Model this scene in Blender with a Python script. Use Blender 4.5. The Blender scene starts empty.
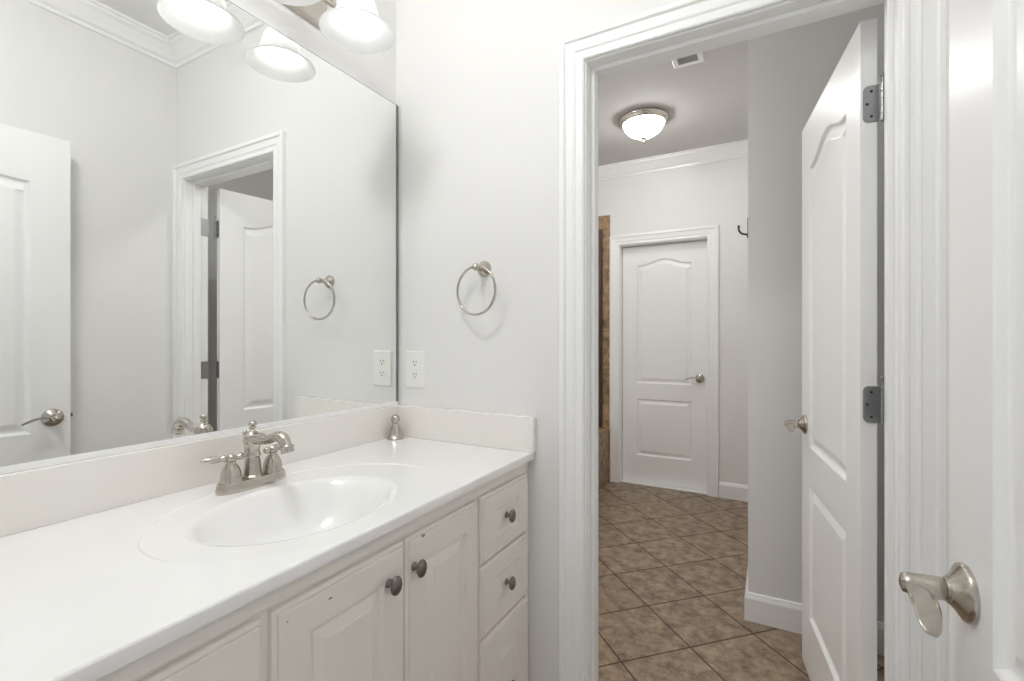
import bpy, math, random
from mathutils import Vector, Matrix, geometry

C = bpy.context.scene
COL = C.collection
PI = math.pi
random.seed(4)

# ------------------------------------------------------------------ camera
cam_d = bpy.data.cameras.new('camera')
cam = bpy.data.objects.new('camera', cam_d)
COL.objects.link(cam)
cam_d.sensor_width = 36.0
cam_d.lens = 36.0 * 476.0 / 1024.0
cam_d.shift_y = -1.5 / 1024.0
cam_d.clip_start = 0.02
cam.location = (0, 0, 1.235)
cam.rotation_euler = (math.radians(90), 0, math.radians(28.6))
C.camera = cam

# ------------------------------------------------------------------ world, exposure
w = bpy.data.worlds.new('world')
C.world = w
w.use_nodes = True
w.node_tree.nodes['Background'].inputs[0].default_value = (0.93, 0.96, 1.0, 1)
w.node_tree.nodes['Background'].inputs[1].default_value = 0.56
C.view_settings.view_transform = 'Standard'
C.view_settings.look = 'None'
C.view_settings.gamma = 1.0
C.view_settings.use_curve_mapping = False
C.view_settings.exposure = 0.06
BULB_STRENGTH = 6
SHADE_STRENGTH = 0.32
DOME_STRENGTH = 25
NEAR_FILL = 60
BATH_FILL = 51
C.cycles.max_bounces = 16
C.cycles.diffuse_bounces = 10
C.cycles.glossy_bounces = 8
C.cycles.use_denoising = True
C.cycles.sample_clamp_indirect = 6.0


# ------------------------------------------------------------------ materials
def new_mat(name):
    m = bpy.data.materials.new(name)
    m.use_nodes = True
    nt = m.node_tree
    return m, nt, nt.nodes['Principled BSDF']


def setp(b, **k):
    names = {'rough': 'Roughness', 'metal': 'Metallic', 'spec': 'Specular IOR Level', 'coat': 'Coat Weight',
             'coatr': 'Coat Roughness', 'emis': 'Emission Strength'}
    for a, v in k.items():
        b.inputs[names[a]].default_value = v


def noise_mix(nt, b, c1, c2, scale, detail=4.0, lo=0.4, hi=0.6, coord='Object', stretch=(1, 1, 1)):
    tc = nt.nodes.new('ShaderNodeTexCoord')
    mp = nt.nodes.new('ShaderNodeMapping')
    mp.inputs['Scale'].default_value = stretch
    n = nt.nodes.new('ShaderNodeTexNoise')
    n.inputs['Scale'].default_value = scale
    n.inputs['Detail'].default_value = detail
    r = nt.nodes.new('ShaderNodeValToRGB')
    r.color_ramp.elements[0].position = lo
    r.color_ramp.elements[0].color = (*c1, 1)
    r.color_ramp.elements[1].position = hi
    r.color_ramp.elements[1].color = (*c2, 1)
    nt.links.new(tc.outputs[coord], mp.inputs[0])
    nt.links.new(mp.outputs[0], n.inputs['Vector'])
    nt.links.new(n.outputs['Fac'], r.inputs[0])
    nt.links.new(r.outputs[0], b.inputs['Base Color'])
    return mp, n, r


def bump(nt, b, src, strength, dist=0.002):
    bp = nt.nodes.new('ShaderNodeBump')
    bp.inputs['Strength'].default_value = strength
    bp.inputs['Distance'].default_value = dist
    nt.links.new(src, bp.inputs['Height'])
    nt.links.new(bp.outputs[0], b.inputs['Normal'])


def paint(name, col, rough=0.5, var=0.012, scale=3.0, bstr=0.0, bscale=400.0):
    m, nt, b = new_mat(name)
    c2 = tuple(min(1, c + var) for c in col)
    c1 = tuple(max(0, c - var) for c in col)
    mp, n, r = noise_mix(nt, b, c1, c2, scale, 3.0, 0.35, 0.65)
    setp(b, rough=rough)
    if bstr:
        n2 = nt.nodes.new('ShaderNodeTexNoise')
        n2.inputs['Scale'].default_value = bscale
        nt.links.new(mp.outputs[0], n2.inputs['Vector'])
        bump(nt, b, n2.outputs['Fac'], bstr, 0.001)
    return m


def metal(name, col, rough, aniso=0.0):
    m, nt, b = new_mat(name)
    setp(b, metal=1.0)
    c2 = tuple(min(1, c * 1.06) for c in col)
    mp, n, r = noise_mix(nt, b, col, c2, 60.0, 3.0, 0.35, 0.65, stretch=(1, 1, 8))
    mr = nt.nodes.new('ShaderNodeMapRange')
    mr.inputs['To Min'].default_value = rough * 0.85
    mr.inputs['To Max'].default_value = rough * 1.15
    nt.links.new(n.outputs['Fac'], mr.inputs['Value'])
    nt.links.new(mr.outputs[0], b.inputs['Roughness'])
    return m


M = {}
M['wall'] = paint('greige_wall_paint', (0.80, 0.793, 0.782), 0.62, 0.006, 2.0, 0.06, 260.0)
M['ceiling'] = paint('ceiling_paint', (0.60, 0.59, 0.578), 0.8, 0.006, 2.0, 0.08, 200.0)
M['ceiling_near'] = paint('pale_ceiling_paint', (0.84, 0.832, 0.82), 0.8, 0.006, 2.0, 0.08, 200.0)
M['trim'] = paint('white_trim_enamel', (0.90, 0.90, 0.895), 0.28, 0.005, 4.0)
M['door'] = paint('white_door_enamel', (0.90, 0.90, 0.895), 0.3, 0.005, 4.0, 0.02, 60.0)
M['louver'] = paint('grey_louver_paint', (0.33, 0.325, 0.32), 0.5)
M['plastic'] = paint('white_plastic', (0.86, 0.855, 0.83), 0.3, 0.004, 8.0)
M['nickel'] = metal('brushed_nickel', (0.51, 0.475, 0.425), 0.21)
M['pewter'] = metal('dark_pewter', (0.22, 0.20, 0.18), 0.30)
M['chrome'] = metal('grey_steel', (0.36, 0.365, 0.37), 0.34)
M['bronze'] = metal('dark_bronze', (0.09, 0.075, 0.06), 0.4)
M['black'] = paint('black_recess', (0.02, 0.02, 0.02), 0.7, 0.004, 5.0)
M['mirror_edge'] = paint('dark_glass_edge', (0.16, 0.18, 0.17), 0.2, 0.01, 12.0)
M['porcelain'] = paint('white_porcelain', (0.85, 0.85, 0.84), 0.12, 0.004, 5.0)
M['backing'] = paint('dark_backing', (0.10, 0.09, 0.08), 0.8, 0.01, 9.0)

# countertop: glossy white cultured marble with the faintest warm clouding
m, nt, b = new_mat('white_cultured_marble')
noise_mix(nt, b, (0.845, 0.84, 0.83), (0.885, 0.88, 0.872), 3.0, 5.0, 0.3, 0.7)
setp(b, rough=0.16, coat=0.3, coatr=0.08)
M['marble'] = m
m, nt, b = new_mat('shaded_marble_splash')  # same marble as the top, its weaker light put into the colour
noise_mix(nt, b, (0.855, 0.82, 0.78), (0.87, 0.85, 0.82), 3.0, 5.0, 0.35, 0.65)
setp(b, rough=0.16, coat=0.3, coatr=0.08)
M['splash'] = m

# mirror
m, nt, b = new_mat('silvered_mirror')
setp(b, metal=1.0, rough=0.0)
noise_mix(nt, b, (0.905, 0.915, 0.90), (0.915, 0.925, 0.91), 2.0, 2.0)
M['mirror'] = m


# cabinet paint, with worn chips that have their own places
def cabinet_mat(name, chips):
    m, nt, b = new_mat(name)
    mp, n, r = noise_mix(nt, b, (0.855, 0.81, 0.755), (0.87, 0.83, 0.78), 6.0, 4.0, 0.3, 0.7)
    setp(b, rough=0.36)
    tc = nt.nodes.new('ShaderNodeTexCoord')
    nz = nt.nodes.new('ShaderNodeTexNoise')
    nz.inputs['Scale'].default_value = 160.0
    nt.links.new(tc.outputs['Object'], nz.inputs['Vector'])
    total = None
    for (px, py, pz, rad, asp) in chips:
        vs = nt.nodes.new('ShaderNodeVectorMath'); vs.operation = 'SUBTRACT'
        vs.inputs[1].default_value = (px, py, pz)
        nt.links.new(tc.outputs['Object'], vs.inputs[0])
        sc = nt.nodes.new('ShaderNodeVectorMath'); sc.operation = 'MULTIPLY'
        sc.inputs[1].default_value = (1.0 / asp, 1, 1)
        nt.links.new(vs.outputs[0], sc.inputs[0])
        ln = nt.nodes.new('ShaderNodeVectorMath'); ln.operation = 'LENGTH'
        nt.links.new(sc.outputs[0], ln.inputs[0])
        a = nt.nodes.new('ShaderNodeMath'); a.operation = 'MULTIPLY_ADD'
        a.inputs[1].default_value = 0.009; a.inputs[2].default_value = -0.0045 - rad
        nt.links.new(nz.outputs['Fac'], a.inputs[0])
        s = nt.nodes.new('ShaderNodeMath'); s.operation = 'ADD'
        nt.links.new(ln.outputs['Value'], s.inputs[0]); nt.links.new(a.outputs[0], s.inputs[1])
        lt = nt.nodes.new('ShaderNodeMath'); lt.operation = 'LESS_THAN'
        lt.inputs[1].default_value = 0.0
        nt.links.new(s.outputs[0], lt.inputs[0])
        if total is None:
            total = lt
        else:
            mx = nt.nodes.new('ShaderNodeMath'); mx.operation = 'MAXIMUM'
            nt.links.new(total.outputs[0], mx.inputs[0]); nt.links.new(lt.outputs[0], mx.inputs[1])
            total = mx
    if total is not None:
        mix = nt.nodes.new('ShaderNodeMix'); mix.data_type = 'RGBA'
        nt.links.new(total.outputs[0], mix.inputs['Factor'])
        nt.links.new(r.outputs[0], mix.inputs[6])
        mix.inputs[7].default_value = (0.27, 0.21, 0.16, 1)
        nt.links.new(mix.outputs[2], b.inputs['Base Color'])
    return m


M['cab'] = cabinet_mat('cream_cabinet_paint', [])

# floor tile, laid on the diagonal
m, nt, b = new_mat('brown_ceramic_floor_tile')
tc = nt.nodes.new('ShaderNodeTexCoord')
mp = nt.nodes.new('ShaderNodeMapping')
S = 1 / 0.3085
mp.inputs['Scale'].default_value = (S, S, S)
mp.inputs['Rotation'].default_value = (0, 0, -PI / 4)
mp.inputs['Location'].default_value = (-0.915 * S, -1.628 * S, 0)
nt.links.new(tc.outputs['Object'], mp.inputs[0])
br = nt.nodes.new('ShaderNodeTexBrick')
br.offset = 0.0
br.inputs['Scale'].default_value = 1.0
br.inputs['Brick Width'].default_value = 1.0
br.inputs['Row Height'].default_value = 1.0
br.inputs['Mortar Size'].default_value = 0.0125
br.inputs['Mortar Smooth'].default_value = 0.2
br.inputs['Color1'].default_value = (0.92, 0.92, 0.92, 1)
br.inputs['Color2'].default_value = (1.04, 1.03, 1.02, 1)
br.inputs['Mortar'].default_value = (1, 1, 1, 1)
nt.links.new(mp.outputs[0], br.inputs['Vector'])
n1 = nt.nodes.new('ShaderNodeTexNoise'); n1.inputs['Scale'].default_value = 17.0; n1.inputs['Detail'].default_value = 8.0
n1.inputs['Roughness'].default_value = 0.7
nt.links.new(tc.outputs['Object'], n1.inputs['Vector'])
rp = nt.nodes.new('ShaderNodeValToRGB')
rp.color_ramp.elements[0].position = 0.34; rp.color_ramp.elements[0].color = (0.13, 0.085, 0.055, 1)
rp.color_ramp.elements[1].position = 0.66; rp.color_ramp.elements[1].color = (0.45, 0.345, 0.24, 1)
nt.links.new(n1.outputs['Fac'], rp.inputs[0])
mul = nt.nodes.new('ShaderNodeMix'); mul.data_type = 'RGBA'; mul.blend_type = 'MULTIPLY'
mul.inputs['Factor'].default_value = 1.0
nt.links.new(rp.outputs[0], mul.inputs[6]); nt.links.new(br.outputs['Color'], mul.inputs[7])
mx = nt.nodes.new('ShaderNodeMix'); mx.data_type = 'RGBA'
nt.links.new(br.outputs['Fac'], mx.inputs['Factor'])
nt.links.new(mul.outputs[2], mx.inputs[6])
mx.inputs[7].default_value = (0.085, 0.058, 0.038, 1)
nt.links.new(mx.outputs[2], b.inputs['Base Color'])
rr = nt.nodes.new('ShaderNodeMapRange')
rr.inputs['To Min'].default_value = 0.38; rr.inputs['To Max'].default_value = 0.8
nt.links.new(br.outputs['Fac'], rr.inputs['Value']); nt.links.new(rr.outputs[0], b.inputs['Roughness'])
inv = nt.nodes.new('ShaderNodeMath'); inv.operation = 'SUBTRACT'; inv.inputs[0].default_value = 1.0
nt.links.new(br.outputs['Fac'], inv.inputs[1])
bump(nt, b, inv.outputs[0], 0.5, 0.002)
M['floor'] = m

# shower tile
m, nt, b = new_mat('tan_stone_shower_tile')
tc = nt.nodes.new('ShaderNodeTexCoord')
sx = nt.nodes.new('ShaderNodeSeparateXYZ'); nt.links.new(tc.outputs['Object'], sx.inputs[0])
ad = nt.nodes.new('ShaderNodeMath'); nt.links.new(sx.outputs[0], ad.inputs[0]); nt.links.new(sx.outputs[1], ad.inputs[1])
cb = nt.nodes.new('ShaderNodeCombineXYZ'); nt.links.new(ad.outputs[0], cb.inputs[0]); nt.links.new(sx.outputs[2], cb.inputs[1])
br = nt.nodes.new('ShaderNodeTexBrick')
br.offset = 0.0
br.inputs['Scale'].default_value = 1.0; br.inputs['Brick Width'].default_value = 0.33; br.inputs['Row Height'].default_value = 0.33
br.inputs['Mortar Size'].default_value = 0.003
br.inputs['Color1'].default_value = (0.8, 0.8, 0.8, 1); br.inputs['Color2'].default_value = (1.15, 1.12, 1.1, 1)
br.inputs['Mortar'].default_value = (1, 1, 1, 1)
nt.links.new(cb.outputs[0], br.inputs['Vector'])
n1 = nt.nodes.new('ShaderNodeTexNoise'); n1.inputs['Scale'].default_value = 22.0; n1.inputs['Detail'].default_value = 8.0
nt.links.new(tc.outputs['Object'], n1.inputs['Vector'])
rp = nt.nodes.new('ShaderNodeValToRGB')
rp.color_ramp.elements[0].position = 0.32; rp.color_ramp.elements[0].color = (0.16, 0.085, 0.04, 1)
rp.color_ramp.elements[1].position = 0.68; rp.color_ramp.elements[1].color = (0.48, 0.32, 0.18, 1)
nt.links.new(n1.outputs['Fac'], rp.inputs[0])
mul = nt.nodes.new('ShaderNodeMix'); mul.data_type = 'RGBA'; mul.blend_type = 'MULTIPLY'; mul.inputs['Factor'].default_value = 1.0
nt.links.new(rp.outputs[0], mul.inputs[6]); nt.links.new(br.outputs['Color'], mul.inputs[7])
mx = nt.nodes.new('ShaderNodeMix'); mx.data_type = 'RGBA'
nt.links.new(br.outputs['Fac'], mx.inputs['Factor']); nt.links.new(mul.outputs[2], mx.inputs[6])
mx.inputs[7].default_value = (0.36, 0.29, 0.22, 1)
nt.links.new(mx.outputs[2], b.inputs['Base Color'])
setp(b, rough=0.35)
M['tile'] = m


# lamp glass, bulbs and two added fill bowls: what gives off light
def lamp_mat(name, col, strength):
    m, nt, b = new_mat(name)
    n = nt.nodes.new('ShaderNodeTexNoise'); n.inputs['Scale'].default_value = 6.0
    r = nt.nodes.new('ShaderNodeMapRange')
    r.inputs['To Min'].default_value = strength * 0.97; r.inputs['To Max'].default_value = strength * 1.03
    nt.links.new(n.outputs['Fac'], r.inputs['Value'])
    nt.links.new(r.outputs[0], b.inputs['Emission Strength'])
    b.inputs['Emission Color'].default_value = (*col, 1)
    b.inputs['Base Color'].default_value = (0.9, 0.9, 0.88, 1)
    setp(b, rough=0.3)
    return m


M['bulb'] = lamp_mat('lit_frosted_bulb', (1.0, 1.0, 0.985), BULB_STRENGTH)
M['fill_near'] = lamp_mat('fill_bowl_inner_room', (0.99, 1.0, 1.0), NEAR_FILL)
M['fill_bath'] = lamp_mat('fill_bowl_vanity_room', (0.985, 1.0, 1.0), BATH_FILL)
M['dome'] = lamp_mat('lit_alabaster_bowl', (1.0, 0.985, 0.96), DOME_STRENGTH)
m, nt, b = new_mat('frosted_shade_glass')
out = nt.nodes['Material Output']
tl = nt.nodes.new('ShaderNodeBsdfTranslucent')
nz = nt.nodes.new('ShaderNodeTexNoise'); nz.inputs['Scale'].default_value = 9.0; nz.inputs['Detail'].default_value = 6.0
rp = nt.nodes.new('ShaderNodeValToRGB')
rp.color_ramp.elements[0].position = 0.3; rp.color_ramp.elements[0].color = (0.70, 0.70, 0.695, 1)
rp.color_ramp.elements[1].position = 0.7; rp.color_ramp.elements[1].color = (0.80, 0.80, 0.795, 1)
tc = nt.nodes.new('ShaderNodeTexCoord'); nt.links.new(tc.outputs['Object'], nz.inputs['Vector'])
nt.links.new(nz.outputs['Fac'], rp.inputs[0])
nt.links.new(rp.outputs[0], tl.inputs[0]); nt.links.new(rp.outputs[0], b.inputs['Base Color'])
setp(b, rough=0.15, emis=SHADE_STRENGTH)
b.inputs['Emission Color'].default_value = (1.0, 1.0, 0.985, 1)
ms = nt.nodes.new('ShaderNodeMixShader'); ms.inputs[0].default_value = 0.5
nt.links.new(b.outputs[0], ms.inputs[1]); nt.links.new(tl.outputs[0], ms.inputs[2])
nt.links.new(ms.outputs[0], out.inputs[0])
M['shade'] = m


# ------------------------------------------------------------------ mesh helpers
class MB:
    def __init__(self):
        self.v = []; self.f = []; self.s = []

    def add(self, vs, fs, smooth=False):
        o = len(self.v)
        self.v += [Vector(p) for p in vs]
        for f in fs:
            self.f.append([i + o for i in f]); self.s.append(smooth)
        return self

    def box(self, x0, x1, y0, y1, z0, z1):
        if x0 > x1: x0, x1 = x1, x0
        if y0 > y1: y0, y1 = y1, y0
        if z0 > z1: z0, z1 = z1, z0
        v = [(x, y, z) for z in (z0, z1) for y in (y0, y1) for x in (x0, x1)]
        return self.add(v, [(0, 2, 3, 1), (4, 5, 7, 6), (0, 1, 5, 4), (2, 6, 7, 3), (0, 4, 6, 2), (1, 3, 7, 5)])

    def loft(self, loops, closed=True, cap0=False, cap1=False, smooth=True):
        n = len(loops[0])
        vs = [p for l in loops for p in l]
        fs = []
        for k in range(len(loops) - 1):
            for i in range(n if closed else n - 1):
                j = (i + 1) % n
                fs.append((k * n + i, k * n + j, (k + 1) * n + j, (k + 1) * n + i))
        self.add(vs, fs, smooth)
        if cap0: self.add(loops[0], [list(range(n))[::-1]], False)
        if cap1: self.add(loops[-1], [list(range(n))], False)
        return self

    # lathe about local z then mapped by matrix
    def lathe(self, prof, mat=Matrix(), n=28, smooth=True, sx=1.0, sy=1.0):
        loops = []
        for r, z in prof:
            r = max(r, 1e-5)
            loops.append([mat @ Vector((r * sx * math.cos(2 * PI * i / n), r * sy * math.sin(2 * PI * i / n), z)) for i in range(n)])
        return self.loft(loops, True, True, True, smooth)

    def tube(self, pts, rad, n=12, flat=(1, 1), up=Vector((0, 0, 1)), caps=True):
        pts = [Vector(p) for p in pts]
        if not isinstance(rad, (list, tuple)): rad = [rad] * len(pts)
        loops = []
        for i, p in enumerate(pts):
            t = (pts[min(i + 1, len(pts) - 1)] - pts[max(i - 1, 0)]).normalized()
            a = t.cross(up)
            if a.length < 1e-4: a = t.cross(Vector((1, 0, 0)))
            a.normalize(); c = a.cross(t)
            loops.append([p + rad[i] * (flat[0] * math.cos(2 * PI * k / n) * a + flat[1] * math.sin(2 * PI * k / n) * c) for k in range(n)])
        return self.loft(loops, True, caps, caps, True)

    def ring(self, c, R, r, mat=Matrix(), n=48, k=10):
        loops = []
        for i in range(n + 1):
            a = 2 * PI * i / n
            loops.append([Vector(c) + mat @ Vector(((R + r * math.cos(2 * PI * j / k)) * math.cos(a), (R + r * math.cos(2 * PI * j / k)) * math.sin(a), r * math.sin(2 * PI * j / k))) for j in range(k)])
        return self.loft(loops)

    def xf(self, mat):
        self.v = [mat @ p for p in self.v]
        return self

    def build(self, name, mat, parent=None, bevel=0.0, seg=2, weld=False):
        me = bpy.data.meshes.new(name)
        me.from_pydata([tuple(p) for p in self.v], [], self.f)
        for p, s in zip(me.polygons, self.s): p.use_smooth = s
        mats = mat if isinstance(mat, (list, tuple)) else [mat]
        for mm in mats: me.materials.append(mm)
        me.validate()
        import bmesh
        bm = bmesh.new(); bm.from_mesh(me)
        if weld: bmesh.ops.remove_doubles(bm, verts=bm.verts, dist=1e-5)
        bmesh.ops.recalc_face_normals(bm, faces=bm.faces)
        bm.to_mesh(me); bm.free()
        o = bpy.data.objects.new(name, me)
        COL.objects.link(o)
        if parent: o.parent = parent
        if bevel:
            bv = o.modifiers.new('bevel', 'BEVEL'); bv.width = bevel; bv.segments = seg
            bv.limit_method = 'ANGLE'; bv.angle_limit = math.radians(40)
        return o


def tag(o, label, cat=None, kind=None, group=None):
    if label: o['label'] = label
    if cat: o['category'] = cat
    if kind: o['kind'] = kind
    if group: o['group'] = group
    return o


def thing(name, loc, label, cat, rz=0.0, kind=None, group=None):
    o = bpy.data.objects.new(name, None)
    o.empty_display_size = 0.05
    COL.objects.link(o)
    o.location = loc; o.rotation_euler = (0, 0, rz)
    return tag(o, label, cat, kind, group)


def struct(o, label, cat):
    return tag(o, label, cat, 'structure')


def inset(poly, d):
    """inset a CCW polygon by d with mitred corners"""
    n = len(poly); out = []
    for i in range(n):
        a, b_, c = Vector(poly[i - 1]), Vector(poly[i]), Vector(poly[(i + 1) % n])
        e1 = (b_ - a).normalized(); e2 = (c - b_).normalized()
        n1 = Vector((-e1.y, e1.x)); n2 = Vector((-e2.y, e2.x))
        mt = n1 + n2
        k = d / max(0.2, (1 + n1.dot(n2)))
        out.append(b_ + mt * k)
    return out


def sweep(mb, path, prof, closed=True):
    """profile (offset to the left of the path, z) swept along a ground path with mitres"""
    n = len(path); loops = []
    P = [Vector(p) for p in path]
    for i in range(n):
        if closed or 0 < i < n - 1:
            e1 = (P[i] - P[i - 1]).normalized(); e2 = (P[(i + 1) % n] - P[i]).normalized()
        elif i == 0: e1 = e2 = (P[1] - P[0]).normalized()
        else: e1 = e2 = (P[-1] - P[-2]).normalized()
        n1 = Vector((-e1.y, e1.x)); n2 = Vector((-e2.y, e2.x))
        mt = (n1 + n2) / (1 + n1.dot(n2))
        loops.append([Vector((P[i].x + mt.x * o, P[i].y + mt.y * o, z)) for o, z in prof])
    if closed:
        loops.append(loops[0])
        mb.loft(loops, True, False, False, False)
    else:
        mb.loft(loops, True, True, True, False)
    return mb


def slab(mb, w, h, t, panels, prof, edge=(), both=False):
    """a moulded leaf: x 0..w, z 0..h, front face at y=0 looking to -y, back at y=t.
    panels: CCW outlines (x,z); prof: (inset, depth) loops of the moulding; edge: (inset, depth) of the leaf's own edge, outermost first"""
    rect = [(0, 0), (w, 0), (w, h), (0, h)]

    def face(yf, sg):
        loops = [inset(rect, i) for i, d in edge] or [[Vector(p) for p in rect]]
        deps = [d for i, d in edge] or [0.0]
        L3 = [[Vector((p.x, yf + sg * d, p.y)) for p in l] for l, d in zip(loops, deps)]
        if len(L3) > 1: mb.loft(L3, True, False, False, False)
        outer = L3[-1]
        holes = [[Vector((p[0], yf + sg * deps[-1], p[1])) for p in pl] for pl in panels]
        polys = [outer] + [hh[::-1] for hh in holes]
        flat = [p for pl in polys for p in pl]
        tris = geometry.tessellate_polygon(polys)
        mb.add(flat, [tuple(tr) for tr in tris], False)
        for pl in panels:
            ll = [[Vector((p[0], yf + sg * (deps[-1] + d), p[1])) for p in (inset(pl, i) if i else [Vector(q) for q in pl])] for i, d in prof]
            mb.loft(ll, True, False, False, False)
            mb.add(ll[-1], [list(range(len(pl)))], False)
        return L3[0]

    a = face(0.0, 1)
    if both:
        b_ = face(t, -1)
    else:
        b_ = [Vector((p[0], t, p[1])) for p in rect]
        mb.add(b_, [(0, 1, 2, 3)], False)
    mb.loft([a, b_], True, False, False, False)
    return mb


def rectp(x0, x1, z0, z1):
    return [(x0, z0), (x1, z0), (x1, z1), (x0, z1)]


def archp(x0, x1, z0, zs, zp, n=26):
    p = [(x0, z0), (x1, z0)]
    for i in range(n + 1):
        s = i / n
        f = 0.0 if s < 0.06 or s > 0.94 else math.sin(PI * (s - 0.06) / 0.88) ** 2
        p.append((x1 + (x0 - x1) * s, zs + (zp - zs) * f))
    return p


def axis(v, at=(0, 0, 0)):
    """matrix that takes local z to direction v"""
    q = Vector((0, 0, 1)).rotation_difference(Vector(v).normalized())
    return Matrix.Translation(Vector(at)) @ q.to_matrix().to_4x4()


# ------------------------------------------------------------------ dimensions
XL = -1.200            # left wall
XR = 0.318             # right wall of the vanity room
YB = 1.32              # wall with the doorway
YB2 = 1.43             # its other face
YR = 0.07              # rear wall
ZC = 2.725             # ceilings
YF = 4.04              # far wall
XP, YP = -0.091, 2.34  # corner of the closet block
XFL, XFR = -2.0, 1.0
ZT = 0.889             # counter top
DX0, DX1, DH = -0.473, 0.243, 2.041   # doorway between jambs

# ------------------------------------------------------------------ shell
struct(MB().box(XFL - .1, XFR + .1, -0.06, 4.25, -0.1, 0).build('floor', M['floor']), 'brown stone-look floor tiles laid diagonally', 'floor')
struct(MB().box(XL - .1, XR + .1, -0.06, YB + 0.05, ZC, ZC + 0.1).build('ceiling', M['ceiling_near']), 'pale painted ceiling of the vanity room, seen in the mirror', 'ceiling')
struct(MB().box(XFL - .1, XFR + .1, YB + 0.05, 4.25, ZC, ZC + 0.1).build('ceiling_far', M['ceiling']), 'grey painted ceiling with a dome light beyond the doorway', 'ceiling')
struct(MB().box(XL - 0.1, XL, -0.06, YB, 0, ZC).build('wall_left', M['wall']), 'pale grey wall behind the big mirror', 'wall')
mb = MB()
mb.box(XFL, DX0 - 0.019, YB, YB2, 0, ZC).box(DX1 + 0.019, XFR, YB, YB2, 0, ZC).box(DX0 - 0.019, DX1 + 0.019, YB, YB2, DH + 0.019, ZC)
struct(mb.build('wall_back', M['wall']), 'pale grey wall with towel ring, outlet and open doorway', 'wall')
struct(MB().box(XR, XR + 0.1, -0.06, YB, 0, ZC).build('wall_right', M['wall']), 'pale grey side wall behind the open entry door', 'wall')
mb = MB()
mb.box(XL, -0.50, YR - 0.12, YR, 0, ZC).box(0.281, XR, YR - 0.12, YR, 0, ZC).box(-0.50, 0.281, YR - 0.12, YR, 2.09, ZC)
struct(mb.build('wall_rear', M['wall']), 'pale grey rear wall with the entry doorway', 'wall')
FDX0, FDX1, FDH = -1.146, -0.447, 2.036
mb = MB()
mb.box(XFL, FDX0 - .019, YF, YF + 0.13, 0, ZC).box(FDX1 + .019, XP, YF, YF + 0.13, 0, ZC).box(FDX0 - .019, FDX1 + .019, YF, YF + 0.13, FDH + .019, ZC)
struct(mb.build('wall_far', M['wall']), 'pale wall at the far end around the closed door', 'wall')
struct(MB().box(XP, XFR, YP, YF + 0.13, 0, ZC).build('wall_partition', M['wall']), 'grey closet wall jutting out behind the open door', 'wall')
struct(MB().box(XFL - 0.1, XFL, YB, YF + .13, 0, ZC).build('wall_far_left', M['wall']), 'wall at the back of the tub alcove', 'wall')
struct(MB().box(XFR, XFR + 0.1, YB, YP, 0, ZC).build('wall_far_right', M['wall']), 'wall at the right of the inner room', 'wall')
struct(MB().box(FDX0 - .05, FDX1 + .05, YF + 0.131, YF + 0.15, 0, ZC).build('door_backing', M['backing']), 'unseen dark backing panel added behind the far door', 'wall')  # unseen panel added against light leaks, darkness put into its colour

# crown mouldings
CROWN = [(0, ZC - 0.100), (0.010, ZC - 0.100), (0.012, ZC - 0.086), (0.024, ZC - 0.078), (0.036, ZC - 0.060), (0.056, ZC - 0.034),
         (0.070, ZC - 0.024), (0.072, ZC - 0.014), (0.082, ZC - 0.012), (0.082, ZC), (0, ZC)]
struct(sweep(MB(), [(XL, YR), (XR, YR), (XR, YB), (XL, YB)], CROWN).build('trim_1', M['trim']), 'white crown moulding seen in the mirror', 'crown moulding')
FARPOLY = [(XFL, YB2), (XFR, YB2), (XFR, YP), (XP, YP), (XP, YF), (XFL, YF)]
struct(sweep(MB(), [(XP, YF), (XFL, YF), (XFL, YB2), (XFR, YB2), (XFR, YP), (XP, YP)], CROWN, False).build('trim_2', M['trim']), 'white crown moulding above the far door', 'crown moulding')

# baseboards
BASE = [(0, 0), (0.014, 0), (0.014, 0.098), (0.012, 0.104), (0.009, 0.110), (0.007, 0.118), (0.003, 0.122), (0, 0.122)]
struct(sweep(MB(), [(XFR, YB2 + 0.02), (XFR, YP), (XP, YP), (XP, YF)], BASE, False).build('baseboard_partition', M['trim']), 'white baseboard round the jutting closet wall', 'baseboard')
struct(sweep(MB(), [(XP - 0.014, YF), (-0.3605, YF)], BASE, False).build('baseboard_far', M['trim']), 'white baseboard right of the far closed door', 'baseboard')
struct(sweep(MB(), [(XR, 0.12), (XR, YB - .02)], BASE, False).build('baseboard_right', M['trim']), 'white baseboard along the side wall', 'baseboard')
struct(sweep(MB(), [(-0.5525, YB), (-0.64, YB)], BASE, False).build('baseboard_back', M['trim']), 'white baseboard between vanity and doorway', 'baseboard')

# door casings: (distance out from the opening, thickness)
CAS = [(0, 0), (0, 0.009), (0.004, 0.012), (0.012, 0.012), (0.0145, 0.009), (0.024, 0.0105), (0.0265, 0.013), (0.032, 0.0145), (0.034, 0.012),
       (0.054, 0.0145), (0.057, 0.019), (0.060, 0.021), (0.071, 0.021), (0.074, 0.018), (0.074, 0)]


def casing(mb, x0, x1, zt, yf, sg, prof=CAS, wide=1.0):
    prof = [(o * wide, p) for o, p in prof]
    loops = []
    for k in range(4):
        l = []
        for o, p in prof:
            x = x0 - o if k < 2 else x1 + o
            z = 0 if k in (0, 3) else zt + o
            l.append(Vector((x, yf + sg * p, z)))
        loops.append(l)
    mb.loft(loops, True, True, True, False)
    return mb


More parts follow.
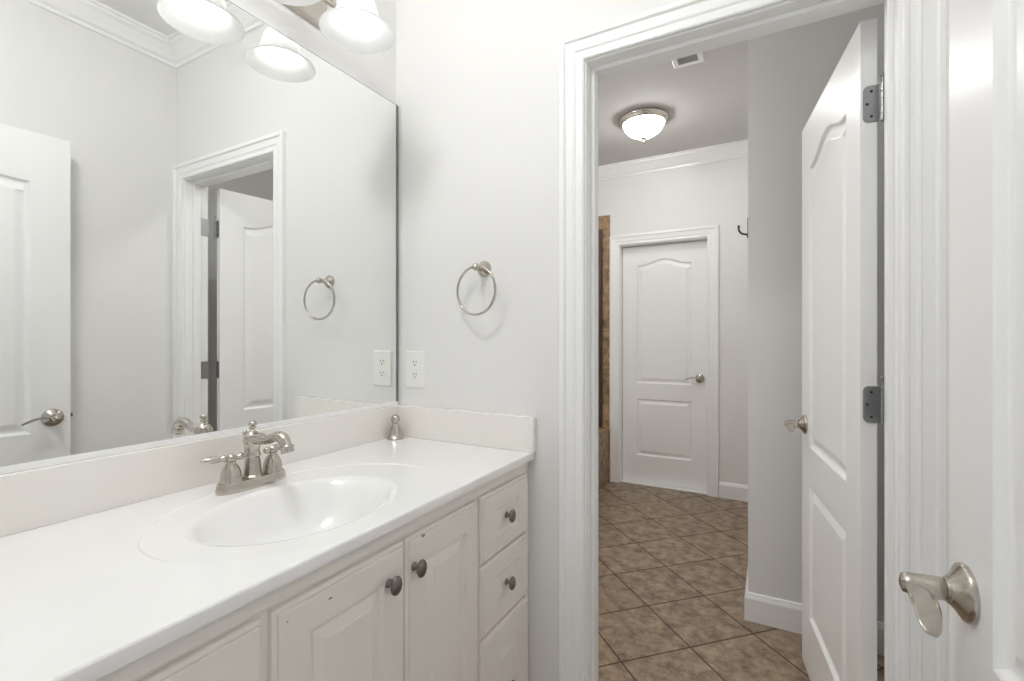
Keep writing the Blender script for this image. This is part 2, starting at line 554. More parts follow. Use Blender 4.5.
mb = MB()
casing(mb, DX0 - 0.005, DX1 + 0.005, DH + 0.005, YB, -1)
struct(mb.build('trim_3', M['trim']), 'white moulded casing around the open doorway', 'door casing')
mb = MB()
casing(mb, DX0 - 0.005, DX1 + 0.012, DH + 0.005, YB2, 1)
struct(mb.build('trim_4', M['trim']), 'white casing on the inner side of the open doorway', 'door casing')
mb = MB()
for (a0, a1) in ((DX0 - 0.019, DX0), (DX1, DX1 + 0.019)):
    mb.box(a0, a1, YB, YB2, 0, DH + 0.019)
mb.box(DX0, DX1, YB, YB2, DH, DH + 0.019)
mb.box(DX0, DX0 + 0.012, YB + 0.036, YB + 0.071, 0, DH).box(DX1 - 0.012, DX1, YB + 0.036, YB + 0.071, 0, DH).box(DX0 + .012, DX1 - .012, YB + 0.036, YB + 0.071, DH - 0.012, DH)
jamb = struct(mb.build('trim_5', M['trim'], bevel=0.0015), 'white jamb and stop lining the open doorway', 'door jamb')
mb = MB()
casing(mb, FDX0 - 0.003, FDX1 + 0.003, FDH + 0.005, YF, -1, CAS, 1.1)
struct(mb.build('trim_6', M['trim']), 'white casing around the far closed door', 'door casing')
mb = MB()
for (a0, a1) in ((FDX0 - 0.019, FDX0), (FDX1, FDX1 + 0.019)):
    mb.box(a0, a1, YF, YF + 0.13, 0, FDH + 0.019)
mb.box(FDX0, FDX1, YF, YF + 0.13, FDH, FDH + 0.019)
mb.box(FDX0, FDX1, YF + 0.02, YF + 0.125, 0, 0.008)
struct(mb.build('trim_7', M['trim'], bevel=0.0015), 'white jamb and sill of the far closed door', 'door jamb')
mb = MB()
mb.box(-0.50, -0.481, YR - 0.12, YR, 0, 2.09).box(0.281 - .019, 0.281, YR - 0.12, YR - .001, 0, 2.09).box(-0.481, 0.262, YR - 0.12, YR, 2.072, 2.09)
struct(mb.build('trim_8', M['trim'], bevel=0.0015), 'white jamb of the entry doorway', 'door jamb')

# ------------------------------------------------------------------ doors
DPROF = [(0, 0), (0.003, 0.002), (0.008, 0.009), (0.012, 0.011), (0.018, 0.011), (0.024, 0.0095), (0.042, 0.0028), (0.046, 0.002)]


def lever(parent, x, z, y, sg, dirx, hn='handle'):
    """lever set on a leaf face at y; sg -1 out of the front; dirx: way the blade runs"""
    mx = axis((0, sg, 0), (x, y, z))
    mb = MB()
    # shaft
    mb.lathe([(0.0150, 0.015), (0.0150, 0.0205), (0.0128, 0.021), (0.0128, 0.023), (0.0142, 0.024), (0.0138, 0.045), (0.0132, 0.060), (0.0115, 0.0665), (0.005, 0.069), (0, 0.0692)], mx, 24)
    # blade: a flat curled leaf
    pts, rad = [], []
    for i in range(17):
        s = i / 16
        pts.append(Vector((x + dirx * (-0.008 + 0.112 * s), y + sg * (0.060 - 0.004 * math.sin(PI * s) + 0.007 * s), z + 0.004 * math.sin(PI * s * 1.1) + 0.006 * math.sin(PI * s) - 0.010 * s ** 2.2)))
        rad.append((0.0052 + 0.0068 * math.sin(PI * min(1, 0.92 * s ** 1.4 + 0.02)) + 0.0015 * s) * (1 if s < .94 else .7))
    loops = []
    for i, p in enumerate(pts):
        t = (pts[min(i + 1, 16)] - pts[max(i - 1, 0)]).normalized()
        a = Vector((0, 1, 0)); c = a.cross(t).normalized()
        s = i / 16
        a2 = (a * math.cos(0.5 * s * sg) + c * math.sin(0.5 * s * sg))
        c2 = t.cross(a2)
        loops.append([p + rad[i] * (1.25 * math.cos(2 * PI * k / 16) * a2 + 0.34 * math.sin(2 * PI * k / 16) * c2) for k in range(16)])
    mb.loft(loops, True, True, True, True)
    h = mb.build(hn, M['nickel'], parent)
    r = MB().lathe([(0.0350, 0.0), (0.0360, 0.003), (0.0350, 0.006), (0.0315, 0.0085), (0.0255, 0.0120), (0.021, 0.0155), (0.0175, 0.019), (0.0165, 0.0205), (0, 0.0205)], mx, 36)
    r.build('rosette', M['nickel'], h)
    return h


def door_leaf(name, w, h, t, loc, rz, label, sw, kind='structure', both=True, dz=0.0):
    pan = [rectp(sw, w - sw, 0.226 + dz, 0.712 + dz), archp(sw, w - sw, 0.846 + dz, 1.857 + dz, 1.905 + dz)]
    o = slab(MB(), w, h, t, pan, DPROF, (), both).build(name, M['door'])
    o.location = loc; o.rotation_euler = (0, 0, rz)
    return tag(o, label, 'door', kind)


# the inner room's door, swung open away from us: local x runs from hinge edge to latch edge
p0 = Vector((0.1955, 1.4665)); p1 = Vector((0.1032, 2.140))
dv = (p1 - p0); DW = 0.680
ang = math.atan2(dv.y, dv.x)
# front (y=0, looking to local -y) must look to the right side of travel... local -y of rotation ang points to +x side; so build with the leaf flipped
door_a = door_leaf('door_1', DW, 2.020, 0.035, (p0.x, p0.y, 0.012), ang, 'white arched two-panel door standing open inside the doorway', 0.118, dz=-0.014)
# with rz=ang the local -y axis looks to +X; shift so that the face towards the camera (-X) is local y=t
door_a.location = (p0.x + 0.035 * math.sin(ang), p0.y - 0.035 * math.cos(ang), 0.012)
lever(door_a, DW - 0.062, 0.905, 0.035, 1, -1)
lever(door_a, DW - 0.062, 0.905, 0.0, -1, -1)
MB().box(DW, DW + 0.0015, 0.006, 0.029, 0.875, 0.932).build('latch_plate', M['nickel'], door_a)
for hz in (1.808, 1.060, 0.20):
    mbx = MB()
    # leaf on the hinge edge (x=0 plane, looking to -x), reaching from near the camera-side face to the barrel
    hh, cr, th = 0.0455, 0.013, 0.0025
    ya, yb = 0.030, -0.0065
    lp = []
    for k in range(7):
        a = PI / 2 * k / 6
        lp.append((ya - cr + cr * math.sin(a), hz - hh + cr - cr * math.cos(a)))
    for k in range(7):
        a = PI / 2 * k / 6
        lp.append((ya - cr + cr * math.cos(a), hz + hh - cr + cr * math.sin(a)))
    lp += [(yb, hz + hh), (yb, hz - hh)]
    mbx.loft([[Vector((0.0, q[0], q[1])) for q in lp], [Vector((-th, q[0], q[1])) for q in lp]], True, True, True, False)
    hg = mbx.build('hinge', M['chrome'], door_a)
    kb = MB()
    for k in range(5):
        za = hz - hh + k * 2 * hh / 5; zb = za + 2 * hh / 5 - 0.0012
        kb.lathe([(0.0064, za), (0.0064, zb)], Matrix.Translation((-0.004, yb - 0.004, 0)), 14)
    kb.lathe([(0.004, hz + hh), (0.0048, hz + hh + .004), (0.0032, hz + hh + .007), (0.0032, hz + hh + .018), (0.0058, hz + hh + .021), (0.0058, hz + hh + .025), (0, hz + hh + .027)], Matrix.Translation((-0.004, yb - 0.004, 0)), 12)
    kb.build('barrel', M['chrome'], hg)
    for yy, dz in ((0.0125, 0.031), (0.021, 0.0), (0.0125, -0.031)):
        MB().lathe([(0.0034, 0), (0.0032, 0.0006), (0, 0.0007)], axis((-1, 0, 0), (-th, yy, hz + dz)), 10).build('screw', M['black'], hg)
    # the leaf let into the jamb
    jm = MB().box(DX1 - 0.0015, DX1 + 0.001, YB + 0.074, YB2 + 0.004, hz - hh + .012, hz + hh + .012)
    jm.build('hinge_leaf', M['chrome'], jamb)

# the far door, closed, set back in its wall
FW = FDX1 - FDX0 - 0.006
door_b = door_leaf('door_2', FW, 2.020, 0.035, (FDX0 + 0.003, YF + 0.082, 0.010), 0, 'white arched two-panel door closed at the far end', 0.124)
lever(door_b, FW - 0.060, 0.905, 0.0, -1, -1)

# the entry door on the right, swung back along the side wall: local x from hinge to latch
h0 = Vector((0.266, 0.085)); h1 = Vector((0.2145, 0.862))
dv = h1 - h0
EW = dv.length
ea = math.atan2(dv.y, dv.x)
door_c = door_leaf('door_3', EW, 2.055, 0.035, (h0.x + 0.035 * math.sin(ea), h0.y - 0.035 * math.cos(ea), 0.010), ea, 'white panelled entry door in the right foreground, folded back to the wall', 0.120)
lever(door_c, EW - 0.056, 0.903, 0.035, 1, -1)
MB().box(EW, EW + 0.0015, 0.005, 0.030, 0.877, 0.934).build('latch_plate', M['nickel'], door_c)
MB().box(EW + .0015, EW + 0.011, 0.011, 0.024, 0.897, 0.913).build('latch_bolt', M['pewter'], door_c, bevel=0.002)

# ------------------------------------------------------------------ vanity cabinet
VY0, VY1 = 0.09, 1.319
XFACE = -0.662         # face frame
XD = -0.646            # door and drawer fronts
van = thing('vanity_cabinet', (-0.93, 0.70, 0), 'cream painted vanity cabinet with raised-panel doors and drawers', 'cabinet')
inv_v = Matrix.Translation((0.93, -0.70, 0))


def vb(mb): return mb.xf(inv_v)


mb = MB()
XB = XFACE - 0.020
mb.box(XL + .002, XB, VY0, VY0 + 0.016, 0.09, 0.866).box(XL + .002, XB, VY1 - 0.016, VY1, 0.09, 0.866)
mb.box(XL + .002, XB, VY0 + .016, VY1 - .016, 0.09, 0.106).box(XL + .002, XL + 0.008, VY0 + .016, VY1 - .016, 0.106, 0.866)
mb.box(XFACE - 0.07, XFACE - 0.055, VY0, VY1, 0.0, 0.09)
vb(mb).build('carcass', M['cab'], van)
mb = MB()
for a0, a1 in ((VY0, VY0 + 0.035), (0.425, 0.462), (1.000, 1.042), (1.284, VY1)):
    mb.box(XFACE, XFACE + 0.0005 - 0.02, a0, a1, 0.06, 0.866)
X2 = XFACE - 0.0004
for a0, a1 in ((VY0 + .035, 0.425), (0.462, 1.000), (1.042, 1.284)):
    mb.box(X2, X2 - 0.019, a0, a1, 0.806, 0.866).box(X2, X2 - 0.019, a0, a1, 0.06, 0.10)
for zz in (0.652, 0.4605):
    mb.box(X2, X2 - 0.019, 1.042, 1.284, zz - 0.012, zz + 0.012).box(X2, X2 - 0.019, VY0 + .035, 0.425, zz - .012, zz + 0.012)
mb.box(X2, X2 - 0.019, 0.730, 0.758, 0.10, 0.806)
vb(mb).build('face_frame', M['cab'], van)
vb(MB().box(XFACE + .0003, XFACE + 0.009, VY0 + 0.03, 1.2845, 0.838, 0.866)).build('top_rail', M['cab'], van, bevel=0.0015)

PPROF = [(0, 0), (0.002, 0.006), (0.005, 0.0085), (0.010, 0.0085), (0.012, 0.0070), (0.030, 0.0020), (0.032, 0.0)]
EPROF = [(0, 0.011), (0.0005, 0.008), (0.005, 0.0055), (0.0065, 0.0052), (0.0075, 0.001), (0.009, 0.0)]


def front(name, y0, y1, z0, z1, sw, mat, sh=None):
    """a raised-panel front facing +X; local x runs with world y, origin at (XD, y0, z0)"""
    w_, h_ = y1 - y0, z1 - z0
    sh = sw if sh is None else sh
    mb = slab(MB(), w_, h_, XD - XFACE - 0.0005, [rectp(sw, w_ - sw, sh, h_ - sh)], PPROF, EPROF, False)
    o = mb.build(name, mat, van)
    o.location = (XD + 0.93, y0 - 0.70, z0)
    o.rotation_euler = (0, 0, PI / 2)      # local x -> +y, local -y -> +x
    return o


def knob(parent, x, z):
    mx = axis((0, -1, 0), (x, 0, z))
    mb = MB().lathe([(0.0085, 0.0), (0.0085, 0.002), (0.006, 0.004), (0.0045, 0.008), (0.005, 0.012), (0.008, 0.0145)], mx, 22)
    prof = [(0.0165 * math.cos(a), 0.020 + 0.008 * math.sin(a)) for a in [PI * (-0.5 + k / 12) for k in range(13)]]
    mb.lathe([(max(r, 0.0002), z_) for r, z_ in prof], mx, 26, True, 0.86, 1.12)
    return mb.build('knob', M['pewter'], parent)


wear1 = cabinet_mat('cream_paint_worn_left', [(0.102, 0, 0.698, 0.0012, 2.0), (0.02, 0, 0.70, 0.0006, 1.2), (0.15, 0, 0.62, 0.0004, 1.0)])
wear2 = cabinet_mat('cream_paint_worn_right', [(0.050, 0, 0.714, 0.0032, 1.8), (0.112, 0, 0.690, 0.0012, 1.0), (0.206, 0, 0.635, 0.0016, 0.7), (0.05, 0, 0.45, 0.0006, 1.0)])
d1 = front('door', 0.451, 0.740, 0.105, 0.828, 0.062, wear1, 0.059); knob(d1, 0.238, 0.766 - 0.105)
d2 = front('door', 0.744, 1.013, 0.105, 0.828, 0.057, wear2, 0.060); knob(d2, 0.020, 0.767 - 0.105)
for (z0, z1) in ((0.656, 0.828), (0.465, 0.648), (0.085, 0.456)):
    d = front('drawer', 1.031, 1.291, z0, z1, 0.066, M['cab'], 0.046 if z1 - z0 < .25 else 0.066); knob(d, 0.120, (z1 - z0) / 2 + .006)
    d = front('drawer', 0.118, 0.436, z0, z1, 0.066, M['cab'], 0.046 if z1 - z0 < .25 else 0.066); knob(d, 0.159, (z1 - z0) / 2)

# ------------------------------------------------------------------ countertop with moulded oval basin
top = thing('countertop', (-0.92, 0.70, 0.867), 'white cultured marble vanity top with moulded oval basin', 'countertop')
TX0, TX1, TY0, TY1 = XL + 0.001, -0.640, 0.085, 1.3195
SX, SY, AX, AY = -0.866, 0.672, 0.158, 0.208
RX, RY, BX, BY = -0.866, 0.700, 0.240, 0.312
angs = [2 * PI * i / 112 for i in range(112)]
for cx, cy in ((TX0, TY0), (TX1, TY0), (TX1, TY1), (TX0, TY1)):
    angs.append(math.atan2(cy - SY, cx - SX) % (2 * PI))
angs = sorted(set(round(a, 6) for a in angs))


def lip(x):  # the moulded lip is plain at the back and dies away to the front
    return 0.0024 * max(0.0, min(1.0, (-0.80 - x) / 0.12))


loops = []
bas = [(0.05, -0.128), (0.25, -0.125), (0.42, -0.115), (0.58, -0.098), (0.70, -0.076), (0.80, -0.050), (0.88, -0.028), (0.935, -0.014), (0.975, -0.0058), (1.0, -0.0025), (1.03, -0.0006), (1.06, 0.0)]
for s, dz in bas:
    l = []
    for a in angs:
        x = SX + AX * s * math.cos(a); y = SY + AY * s * math.sin(a)
        l.append((x, y, ZT - 0.002 * (1 if s > 1 else 1) + dz))
    loops.append(l)


def ellray(a, k):
    # point on the lip ellipse scaled by k along the ray from the basin centre
    ca, sa = math.cos(a), math.sin(a)
    ox, oy = SX - RX, SY - RY
    A = (ca / (BX * k)) ** 2 + (sa / (BY * k)) ** 2
    B = 2 * (ox * ca / (BX * k) ** 2 + oy * sa / (BY * k) ** 2)
    Cc = (ox / (BX * k)) ** 2 + (oy / (BY * k)) ** 2 - 1
    t = (-B + math.sqrt(B * B - 4 * A * Cc)) / (2 * A)
    return SX + t * ca, SY + t * sa


for k, f in ((0.985, 1.0), (0.992, 0.85), (1.0, 0.25), (1.008, 0.0)):
    l = []
    for a in angs:
        x, y = ellray(a, k)
        l.append((min(x, TX1 - 0.006), y, ZT - lip(x) * f))
    loops.append(l)


def rectray(a, m_):
    ca, sa = math.cos(a), math.sin(a)
    t = 1e9
    if ca > 1e-9: t = min(t, (TX1 - m_ - SX) / ca)
    if ca < -1e-9: t = min(t, (TX0 - SX) / ca)
    if sa > 1e-9: t = min(t, (TY1 - SY) / sa)
    if sa < -1e-9: t = min(t, (TY0 - SY) / sa)
    return SX + t * ca, SY + t * sa


for m_, dz in ((0.004, 0.0), (0.0012, -0.0012), (0.0, -0.004), (0.0, -0.022)):
    loops.append([(*rectray(a, m_), ZT + dz) for a in angs])
mb = MB().loft(loops[:len(bas)], True, True, False, True)
for k0 in range(len(bas) - 1, len(loops) - 4):
    mb.loft(loops[k0:k0 + 2], True, False, False, False)
mb.loft(loops[-4:], True, False, False, True)
mb.xf(Matrix.Translation((0.92, -0.70, -0.867))).build('basin_top', M['marble'], top)
MB().box(XL + 0.001, -1.178, TY0, 1.2985, ZT, 0.997).xf(Matrix.Translation((0.92, -0.70, -0.867))).build('backsplash', M['splash'], top, bevel=0.002)
MB().box(XL + 0.001, -0.634, 1.2995, 1.3195, ZT, 0.997).xf(Matrix.Translation((0.92, -0.70, -0.867))).build('side_splash', M['splash'], top, bevel=0.002)
mb = MB().lathe([(0.024, 0.0), (0.024, 0.003), (0.020, 0.0045), (0.017, 0.002), (0.015, 0.003), (0.006, 0.006), (0, 0.0065)], Matrix.Translation((SX + .92, SY - .70, ZT - 0.13 - .867)), 24)
mb.build('drain', M['nickel'], top)

# ------------------------------------------------------------------ mirror
mir = thing('mirror', (XL, 0.69, 0.998), 'large frameless wall mirror above the vanity', 'mirror')
mir.rotation_euler = (0, 0, math.radians(-0.13))
mir.location = (XL + .0075, 0.69, 0.998)
MB().box(-0.0060, 0.0045, -0.60, 0.6265, 0.0, 1.081).build('glass_edge', M['mirror_edge'], mir)
MB().box(0.0046, 0.0062, -0.60, 0.624, -0.0005, 0.0125).build('bottom_channel', M['trim'], mir)
MB().box(0.0045, 0.0055, -0.598, 0.613, 0.003, 1.0785).build('silvered_face', M['mirror'], mir)

# ------------------------------------------------------------------ faucet
fx, fy = -1.084, 0.699
fau = thing('faucet', (fx, fy, ZT - .003), 'brushed nickel two-handle faucet with arched spout behind the basin', 'faucet')
loops = []
for k, (s, z) in enumerate(((1.0, 0.0), (1.0, 0.008), (0.95, 0.012), (0.91, 0.020), (0.86, 0.023), (0.3, 0.0235))):
    l = []
    for i in range(48):
        a = 2 * PI * i / 48
        ca, sa = math.cos(a), math.sin(a)
        l.append(Vector(((0.027 * s) * math.copysign(abs(ca) ** 0.75, ca), (0.0835 - 0.027 * (1 - s)) * math.copysign(abs(sa) ** 0.75, sa), z)))
    loops.append(l)
MB().loft(loops, True, True, True, False).build('base_plate', M['nickel'], fau)
# panelled column
prof = [(0.0235, 0.020), (0.0235, 0.027), (0.0205, 0.031), (0.0180, 0.050), (0.0165, 0.066), (0.0150, 0.072), (0.0185, 0.076), (0.0175, 0.079), (0.0150, 0.086), (0.0160, 0.098), (0.0195, 0.108)]
mb = MB().lathe(prof, Matrix.Rotation(PI / 10, 4, 'Z'), 10, False)
mb.lathe([(0.0195, 0.108), (0.0210, 0.115), (0.0200, 0.124), (0.0150, 0.132), (0.0085, 0.137), (0.0050, 0.140), (0.0045, 0.144)], Matrix(), 28)
mb.lathe([(0.0045, 0.143), (0.0085, 0.145), (0.0085, 0.147), (0.0045, 0.149), (0.0052, 0.150), (0.0090, 0.153), (0.0092, 0.157), (0.0060, 0.162), (0, 0.164)], Matrix(), 22)
mb.xf(Matrix.Scale(0.945, 4, (0, 0, 1))).build('column', M['nickel'], fau)
# spout, running out over the basin (+x)
pts, rad = [], []
ctrl = [(0.012, 0.120, 0.0155), (0.030, 0.122, 0.0138), (0.048, 0.121, 0.0120), (0.066, 0.125, 0.0112), (0.084, 0.132, 0.0118), (0.100, 0.134, 0.0130), (0.113, 0.129, 0.0134), (0.121, 0.119, 0.0122), (0.125, 0.110, 0.0115)]


def smooth(ctrl, n=6):
    out = []
    m_ = len(ctrl)
    for i in range(m_ - 1):
        p0_, p1_, p2_, p3_ = ctrl[max(i - 1, 0)], ctrl[i], ctrl[i + 1], ctrl[min(i + 2, m_ - 1)]
        for k in range(n):
            t = k / n
            out.append(tuple(0.5 * ((2 * b1) + (-a1 + c1) * t + (2 * a1 - 5 * b1 + 4 * c1 - d1_) * t * t + (-a1 + 3 * b1 - 3 * c1 + d1_) * t ** 3) for a1, b1, c1, d1_ in zip(p0_, p1_, p2_, p3_)))
    out.append(tuple(ctrl[-1]))
    return out


sp = smooth(ctrl)
mb = MB().tube([(x, 0, z) for x, z, r in sp], [r for x, z, r in sp], 18, up=Vector((0, 1, 0)))
mb.lathe([(0.0112, -0.004), (0.0150, -0.002), (0.0155, 0.003), (0.0125, 0.006), (0.0145, 0.010), (0.0135, 0.014), (0.0100, 0.0145), (0.0095, 0.010)], axis((0.30, 0, -0.95), (0.1245, 0, 0.112)), 22)
mb.xf(Matrix.Scale(0.945, 4, (0, 0, 1))).build('spout', M['nickel'], fau)
MB().tube([(-0.020, -0.004, 0.020), (-0.0235, -0.004, 0.119)], 0.0022, 10).lathe([(0.002, 0.117), (0.0042, 0.120), (0.0060, 0.126), (0.004, 0.129), (0, 0.130)], Matrix.Translation((-0.0235, -0.004, 0)), 14).build('lift_rod', M['nickel'], fau)
for sg in (-1, 1):
    cy = sg * 0.0515
    T = Matrix.Translation((0, cy, 0))
    mb = MB().lathe([(0.0240, 0.021), (0.0245, 0.025), (0.0220, 0.029), (0.0217, 0.036), (0.0200, 0.046), (0.0160, 0.056), (0.0110, 0.063), (0.0095, 0.066), (0.0095, 0.069), (0.0120, 0.071)], T, 28)
    hb = mb.build('handle', M['nickel'], fau)
    mb = MB().lathe([(0.0105, 0.071), (0.0120, 0.075), (0.0110, 0.081), (0.0060, 0.086), (0, 0.087)], T, 22)
    d = Vector((-0.24, sg * 1.0, 0.02)).normalized()
    # blade
    prof = [(0.0070, 0.006), (0.0058, 0.012), (0.0085, 0.014), (0.0085, 0.017), (0.0060, 0.020), (0.0068, 0.024), (0.0086, 0.032), (0.0088, 0.040), (0.0072, 0.050), (0.0045, 0.057), (0.0018, 0.0605), (0, 0.061)]
    mb.lathe(prof, axis(d, (0, cy, 0.078)), 20)
    mb.lathe([(0.0065, 0.006), (0.0045, 0.011), (0.0050, 0.013), (0.0078, 0.017), (0.0080, 0.021), (0.0055, 0.026), (0, 0.0275)], axis(-d, (0, cy, 0.078)), 18)
    mb.build('lever', M['nickel'], hb)

# small nickel finial in the back corner of the top
fin = thing('counter_fixture', (-1.147, 1.258, ZT), 'small cone-shaped brushed nickel fixture with ball top in the counter corner', 'fixture')
fin.scale = (1.16, 1.16, 1.16)
MB().lathe([(0.0255, 0.0), (0.0255, 0.002), (0.0225, 0.005), (0.0175, 0.018), (0.0135, 0.032), (0.0105, 0.042), (0.0088, 0.046)], Matrix(), 28).build('cone', M['nickel'], fin)
MB().lathe([(0.0080, 0.046), (0.0080, 0.048), (0.0105, 0.049), (0.0130, 0.055), (0.0128, 0.062), (0.0100, 0.068), (0.0055, 0.0715), (0, 0.0722)], Matrix(), 24).build('ball_top', M['nickel'], fin)

# ------------------------------------------------------------------ towel ring
tr = thing('towel_ring', (-0.822, YB, 1.463), 'brushed nickel towel ring hanging on the wall by the doorway', 'towel ring')
mx = axis((0, -1, 0))
MB().lathe([(0.026, 0.0), (0.026, 0.004), (0.023, 0.008), (0.018, 0.014), (0.0125, 0.020), (0.0105, 0.024)], mx, 28).build('rosette', M['nickel'], tr)
mb = MB().lathe([(0.0085, 0.022), (0.0080, 0.040), (0.0095, 0.043), (0.0115, 0.048), (0.0115, 0.055), (0.0085, 0.060), (0.004, 0.063), (0, 0.0635)], mx, 22)
mb.build('post', M['nickel'], tr)
rgm = Matrix.Rotation(math.radians(-6), 4, 'Z') @ Matrix.Rotation(PI / 2, 4, 'X')
MB().ring((0.000, -0.0515, -0.0745), 0.0765, 0.0040, rgm, 64, 12).build('ring', M['nickel'], tr)

# ------------------------------------------------------------------ wall outlet
ot = thing('wall_outlet', (-1.1075, YB, 1.127), 'white duplex power outlet low beside the mirror', 'outlet')
mb = MB()
slab(mb, 0.090, 0.131, 0.0055, [], [(0, 0)], [(0, 0.0045), (0.002, 0.0015), (0.005, 0.0)])
mb.xf(Matrix.Translation((-0.045, -0.0056, -0.0655))).build('cover_plate', M['plastic'], ot)
for sz in (0.0225, -0.0205):
    lp = []
    for i in range(28):
        a = 2 * PI * i / 28
        lp.append((0.017 * math.cos(a), max(-0.0125, min(0.0125, 0.017 * math.sin(a)))))
    r = MB().loft([[Vector((p[0], -0.0055, sz + p[1])) for p in lp], [Vector((p[0], -0.0072, sz + p[1])) for p in lp]], True, True, True, False).build('receptacle', M['plastic'], ot)
    mb = MB().box(-0.0075, -0.0055, -0.0072, -0.0078, sz + .000, sz + 0.009).box(0.0055, 0.0075, -0.0072, -0.0078, sz + .001, sz + 0.008)
    mb.lathe([(0.0026, 0.0), (0.0026, 0.0006)], axis((0, -1, 0), (0, -0.0072, sz - 0.0065)), 12)
    mb.build('slot', M['black'], r)
MB().lathe([(0.003, 0), (0.003, 0.001), (0, 0.0013)], axis((0, -1, 0), (0, -0.0055, 0.001)), 12).build('screw', M['plastic'], ot)

# ------------------------------------------------------------------ vanity light
vl = thing('vanity_light', (XL, 0.73, 2.20), 'brushed nickel vanity light bar with white bell glass shades', 'light fixture')
mb = MB()
slab(mb, 0.56, 0.11, 0.014, [], [(0, 0)], [(0, 0.012), (0.004, 0.006), (0.010, 0.001), (0.014, 0.0)])
mb.xf(Matrix.Translation((0.0145, -0.28, -0.03)) @ Matrix.Rotation(PI / 2, 4, 'Z')).build('back_plate', M['nickel'], vl)
mb = MB().tube([(0.075, -0.30, 0.012), (0.075, 0.30, 0.012)], 0.009, 14)
for yy in (-0.1175, 0.1175):
    mb.tube([(0.012, yy, 0.012), (0.075, yy, 0.012)], 0.008, 12)
    # scrolls between the shades
    mb.ring((0.075, yy, -0.022), 0.026, 0.0045, Matrix.Rotation(PI / 2, 4, 'Y'), 26, 8)
    mb.lathe([(0.002, -0.062), (0.009, -0.056), (0.010, -0.050), (0.005, -0.045)], Matrix.Translation((0.075, yy, 0)), 14)
mb.build('bar', M['nickel'], vl)
LX = -1.020 - XL
for yy in (-0.235, 0.0, 0.235):
    pts = smooth([(0.075, 0.012), (0.105, 0.045), (0.150, 0.060), (0.178, 0.045), (LX, 0.022)], 5)
    am = MB().tube([(x, yy, z) for x, z in pts], 0.0075, 12, up=Vector((0, 1, 0)))
    T = Matrix.Translation((LX, yy, 0))
    am.lathe([(0.010, 0.026), (0.022, 0.020), (0.026, 0.010), (0.026, -0.006), (0.024, -0.008)], T, 24)
    arm = am.build('arm', M['nickel'], vl)
    pr = [(0.024, -0.002), (0.034, -0.004), (0.044, -0.012), (0.051, -0.028), (0.056, -0.048), (0.063, -0.066), (0.076, -0.084), (0.091, -0.096), (0.100, -0.102)]
    pr = smooth(pr, 3)
    inn = [(r - 0.0035, z - 0.001) for r, z in pr]
    full = pr + [(0.1008, -0.105), (0.099, -0.1065), (0.0975, -0.105)] + inn[::-1][1:]
    mbs = MB()
    n = 48
    lo = [[T @ Vector((r * math.cos(2 * PI * i / n), r * math.sin(2 * PI * i / n), z)) for i in range(n)] for r, z in full]
    mbs.loft(lo, True, False, False, True)
    mbs.build('shade', M['shade'], vl)
    bl = MB().lathe([(0.012, -0.012), (0.015, -0.022), (0.022, -0.036), (0.0285, -0.052), (0.0300, -0.064), (0.0275, -0.077), (0.0200, -0.088), (0.010, -0.0935), (0, -0.0945)], T, 24)
    bl.build('bulb', M['bulb'], vl)
    MB().lathe([(0.014, -0.0125), (0.014, -0.001)], T, 18).build('socket', M['plastic'], arm)

# ------------------------------------------------------------------ inner room: dome light, vent, hook, tub
def dome_light(name, loc, label, glow):
    dl = thing(name, loc, label, 'ceiling light')
    mb = MB().lathe([(0.150, 0.0), (0.162, -0.006), (0.168, -0.016), (0.164, -0.026), (0.157, -0.030), (0.158, -0.038), (0.150, -0.046), (0.140, -0.048), (0.134, -0.044)], Matrix(), 56)
    mb.build('rim', M['nickel'], dl)
    pr = smooth([(0.134, -0.044), (0.129, -0.062), (0.112, -0.087), (0.084, -0.110), (0.048, -0.128), (0.016, -0.138), (0.0005, -0.140)], 3)
    MB().lathe(pr, Matrix(), 48).build('bowl', glow, dl)
    MB().lathe([(0.003, -0.132), (0.019, -0.135), (0.020, -0.141), (0.009, -0.145), (0.006, -0.152), (0.0095, -0.158), (0.008, -0.168), (0.003, -0.177), (0, -0.179)], Matrix(), 20).build('finial', M['nickel'], dl)


dome_light('ceiling_light', (-0.757, 3.24, ZC), 'flush dome ceiling light with frosted bowl seen through the doorway', M['dome'])
dome_light('ceiling_light', (-1.25, 2.05, ZC), 'added dome-shaped fill light in the inner room, out of view left of the doorway', M['fill_near'])  # unseen dome added to even out the inner room's brightness
dome_light('ceiling_light', (-0.70, 0.26, ZC), 'added dome-shaped fill light above the vanity, out of view', M['fill_bath'])  # out-of-view dome added as the vanity room's main fill

vt = thing('ceiling_vent', (-0.39, 2.565, ZC), 'small white ceiling vent beyond the doorway header', 'vent')
mb = MB()
mb.box(-0.076, -0.050, -0.15, 0.15, -0.014, 0).box(0.050, 0.076, -0.15, 0.15, -0.014, 0).box(-0.050, 0.050, -0.15, -0.125, -0.014, 0).box(-0.050, 0.050, 0.125, 0.15, -0.014, 0)
mb.build('frame', M['trim'], vt, bevel=0.004)
mb = MB()
for k in range(12):
    y = -0.115 + k * 0.021
    mb.add([(-0.05, y, -0.002), (0.05, y, -0.002), (0.05, y + 0.010, -0.011), (-0.05, y + 0.010, -0.011), (-0.05, y + .002, -0.002), (0.05, y + .002, -0.002), (0.05, y + 0.012, -0.011), (-0.05, y + 0.012, -0.011)],
           [(0, 1, 2, 3), (7, 6, 5, 4), (0, 4, 5, 1), (3, 2, 6, 7), (0, 3, 7, 4), (1, 5, 6, 2)])
mb.build('grille', M['louver'], vt)
MB().box(-0.050, 0.050, -0.125, 0.125, -0.0015, 0.0).build('duct', M['black'], vt)

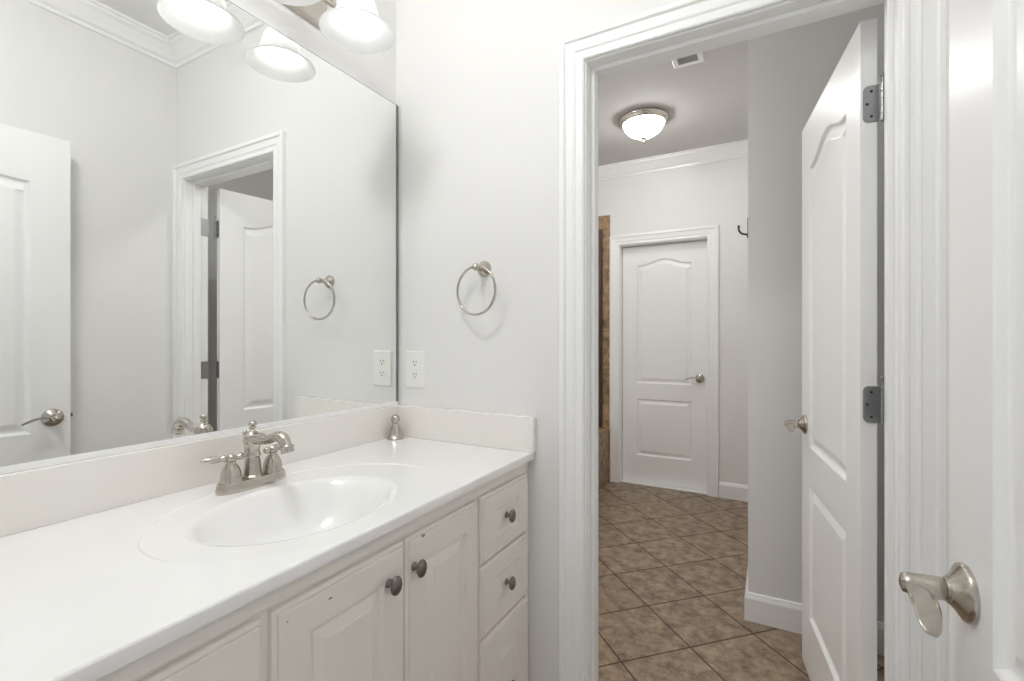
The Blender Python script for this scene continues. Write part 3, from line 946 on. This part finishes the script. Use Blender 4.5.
hk = thing('robe_hook', (XP, 2.385, 2.005 - 0.26 + .0), 'dark metal robe hook at the corner of the closet wall', 'hook')
hk.location = (XP, 2.385, 1.722)
hk.scale = (0.92, 0.92, 0.92)
MB().box(-0.0045, -0.0005, -0.011, 0.011, -0.035, 0.062).build('plate', M['bronze'], hk, bevel=0.0015)
pts = smooth([(-0.003, -0.034), (-0.004, -0.020), (-0.014, -0.017), (-0.030, -0.011), (-0.041, 0.003), (-0.043, 0.020)], 5)
mb = MB().tube([(x, 0, z) for x, z in pts], 0.0048, 12, up=Vector((0, 1, 0)))
mb.lathe([(0.004, 0.018), (0.0062, 0.022), (0.006, 0.028), (0, 0.031)], Matrix.Translation((-0.043, 0, 0)), 14)
mb.build('prong', M['bronze'], hk)

TUBX = -1.236
MB_t = MB().box(XFL + 0.001, -1.2315, YF - 0.010, YF - 0.0005, 0.0, 2.312)
struct(MB_t.build('trim_9', M['tile']), 'tan stone tile strip left of the far door', 'wall tile')
tb = thing('bathtub', (-1.61, 3.25, 0), 'tiled tub surround at the left edge beyond the doorway', 'bathtub')
off = Matrix.Translation((1.61, -3.25, 0))
mb = MB().box(TUBX - 0.09, TUBX, 2.42, YF - .011, 0, 0.452).box(XFL + .001, TUBX - .09, 2.42, 2.50, 0, 0.452)
mb.xf(off).build('apron', M['tile'], tb)
mb = MB().box(TUBX - 0.095, TUBX + 0.004, 2.416, YF - .011, 0.4525, 0.466).box(XFL + .001, TUBX - 0.095, 2.416, 2.505, 0.4525, 0.466)
mb.xf(off).build('ledge', M['tile'], tb, bevel=0.003)
loops = []
for s, z in ((1.0, 0.455), (0.93, 0.455), (0.90, 0.43), (0.84, 0.2), (0.74, 0.10), (0.3, 0.085)):
    l = []
    for i in range(40):
        a = 2 * PI * i / 40
        ca, sa = math.cos(a), math.sin(a)
        l.append(Vector((-1.665 + 0.333 * s * math.copysign(abs(ca) ** 0.4, ca), 3.266 + 0.760 * s * math.copysign(abs(sa) ** 0.4, sa), z)))
    loops.append(l)
MB().loft(loops, True, False, True, True).xf(off).build('tub_shell', M['porcelain'], tb)
dark_bar = MB().box(-1.325, -1.297, YF - 0.0105 - 0.022, YF - 0.0105, 0.467, 2.19).build('dark_strip', M['bronze'], None, bevel=0.003)  # upright dark strip set against the tile
tag(dark_bar, 'dark vertical strip on the tan tile', 'shower rail')
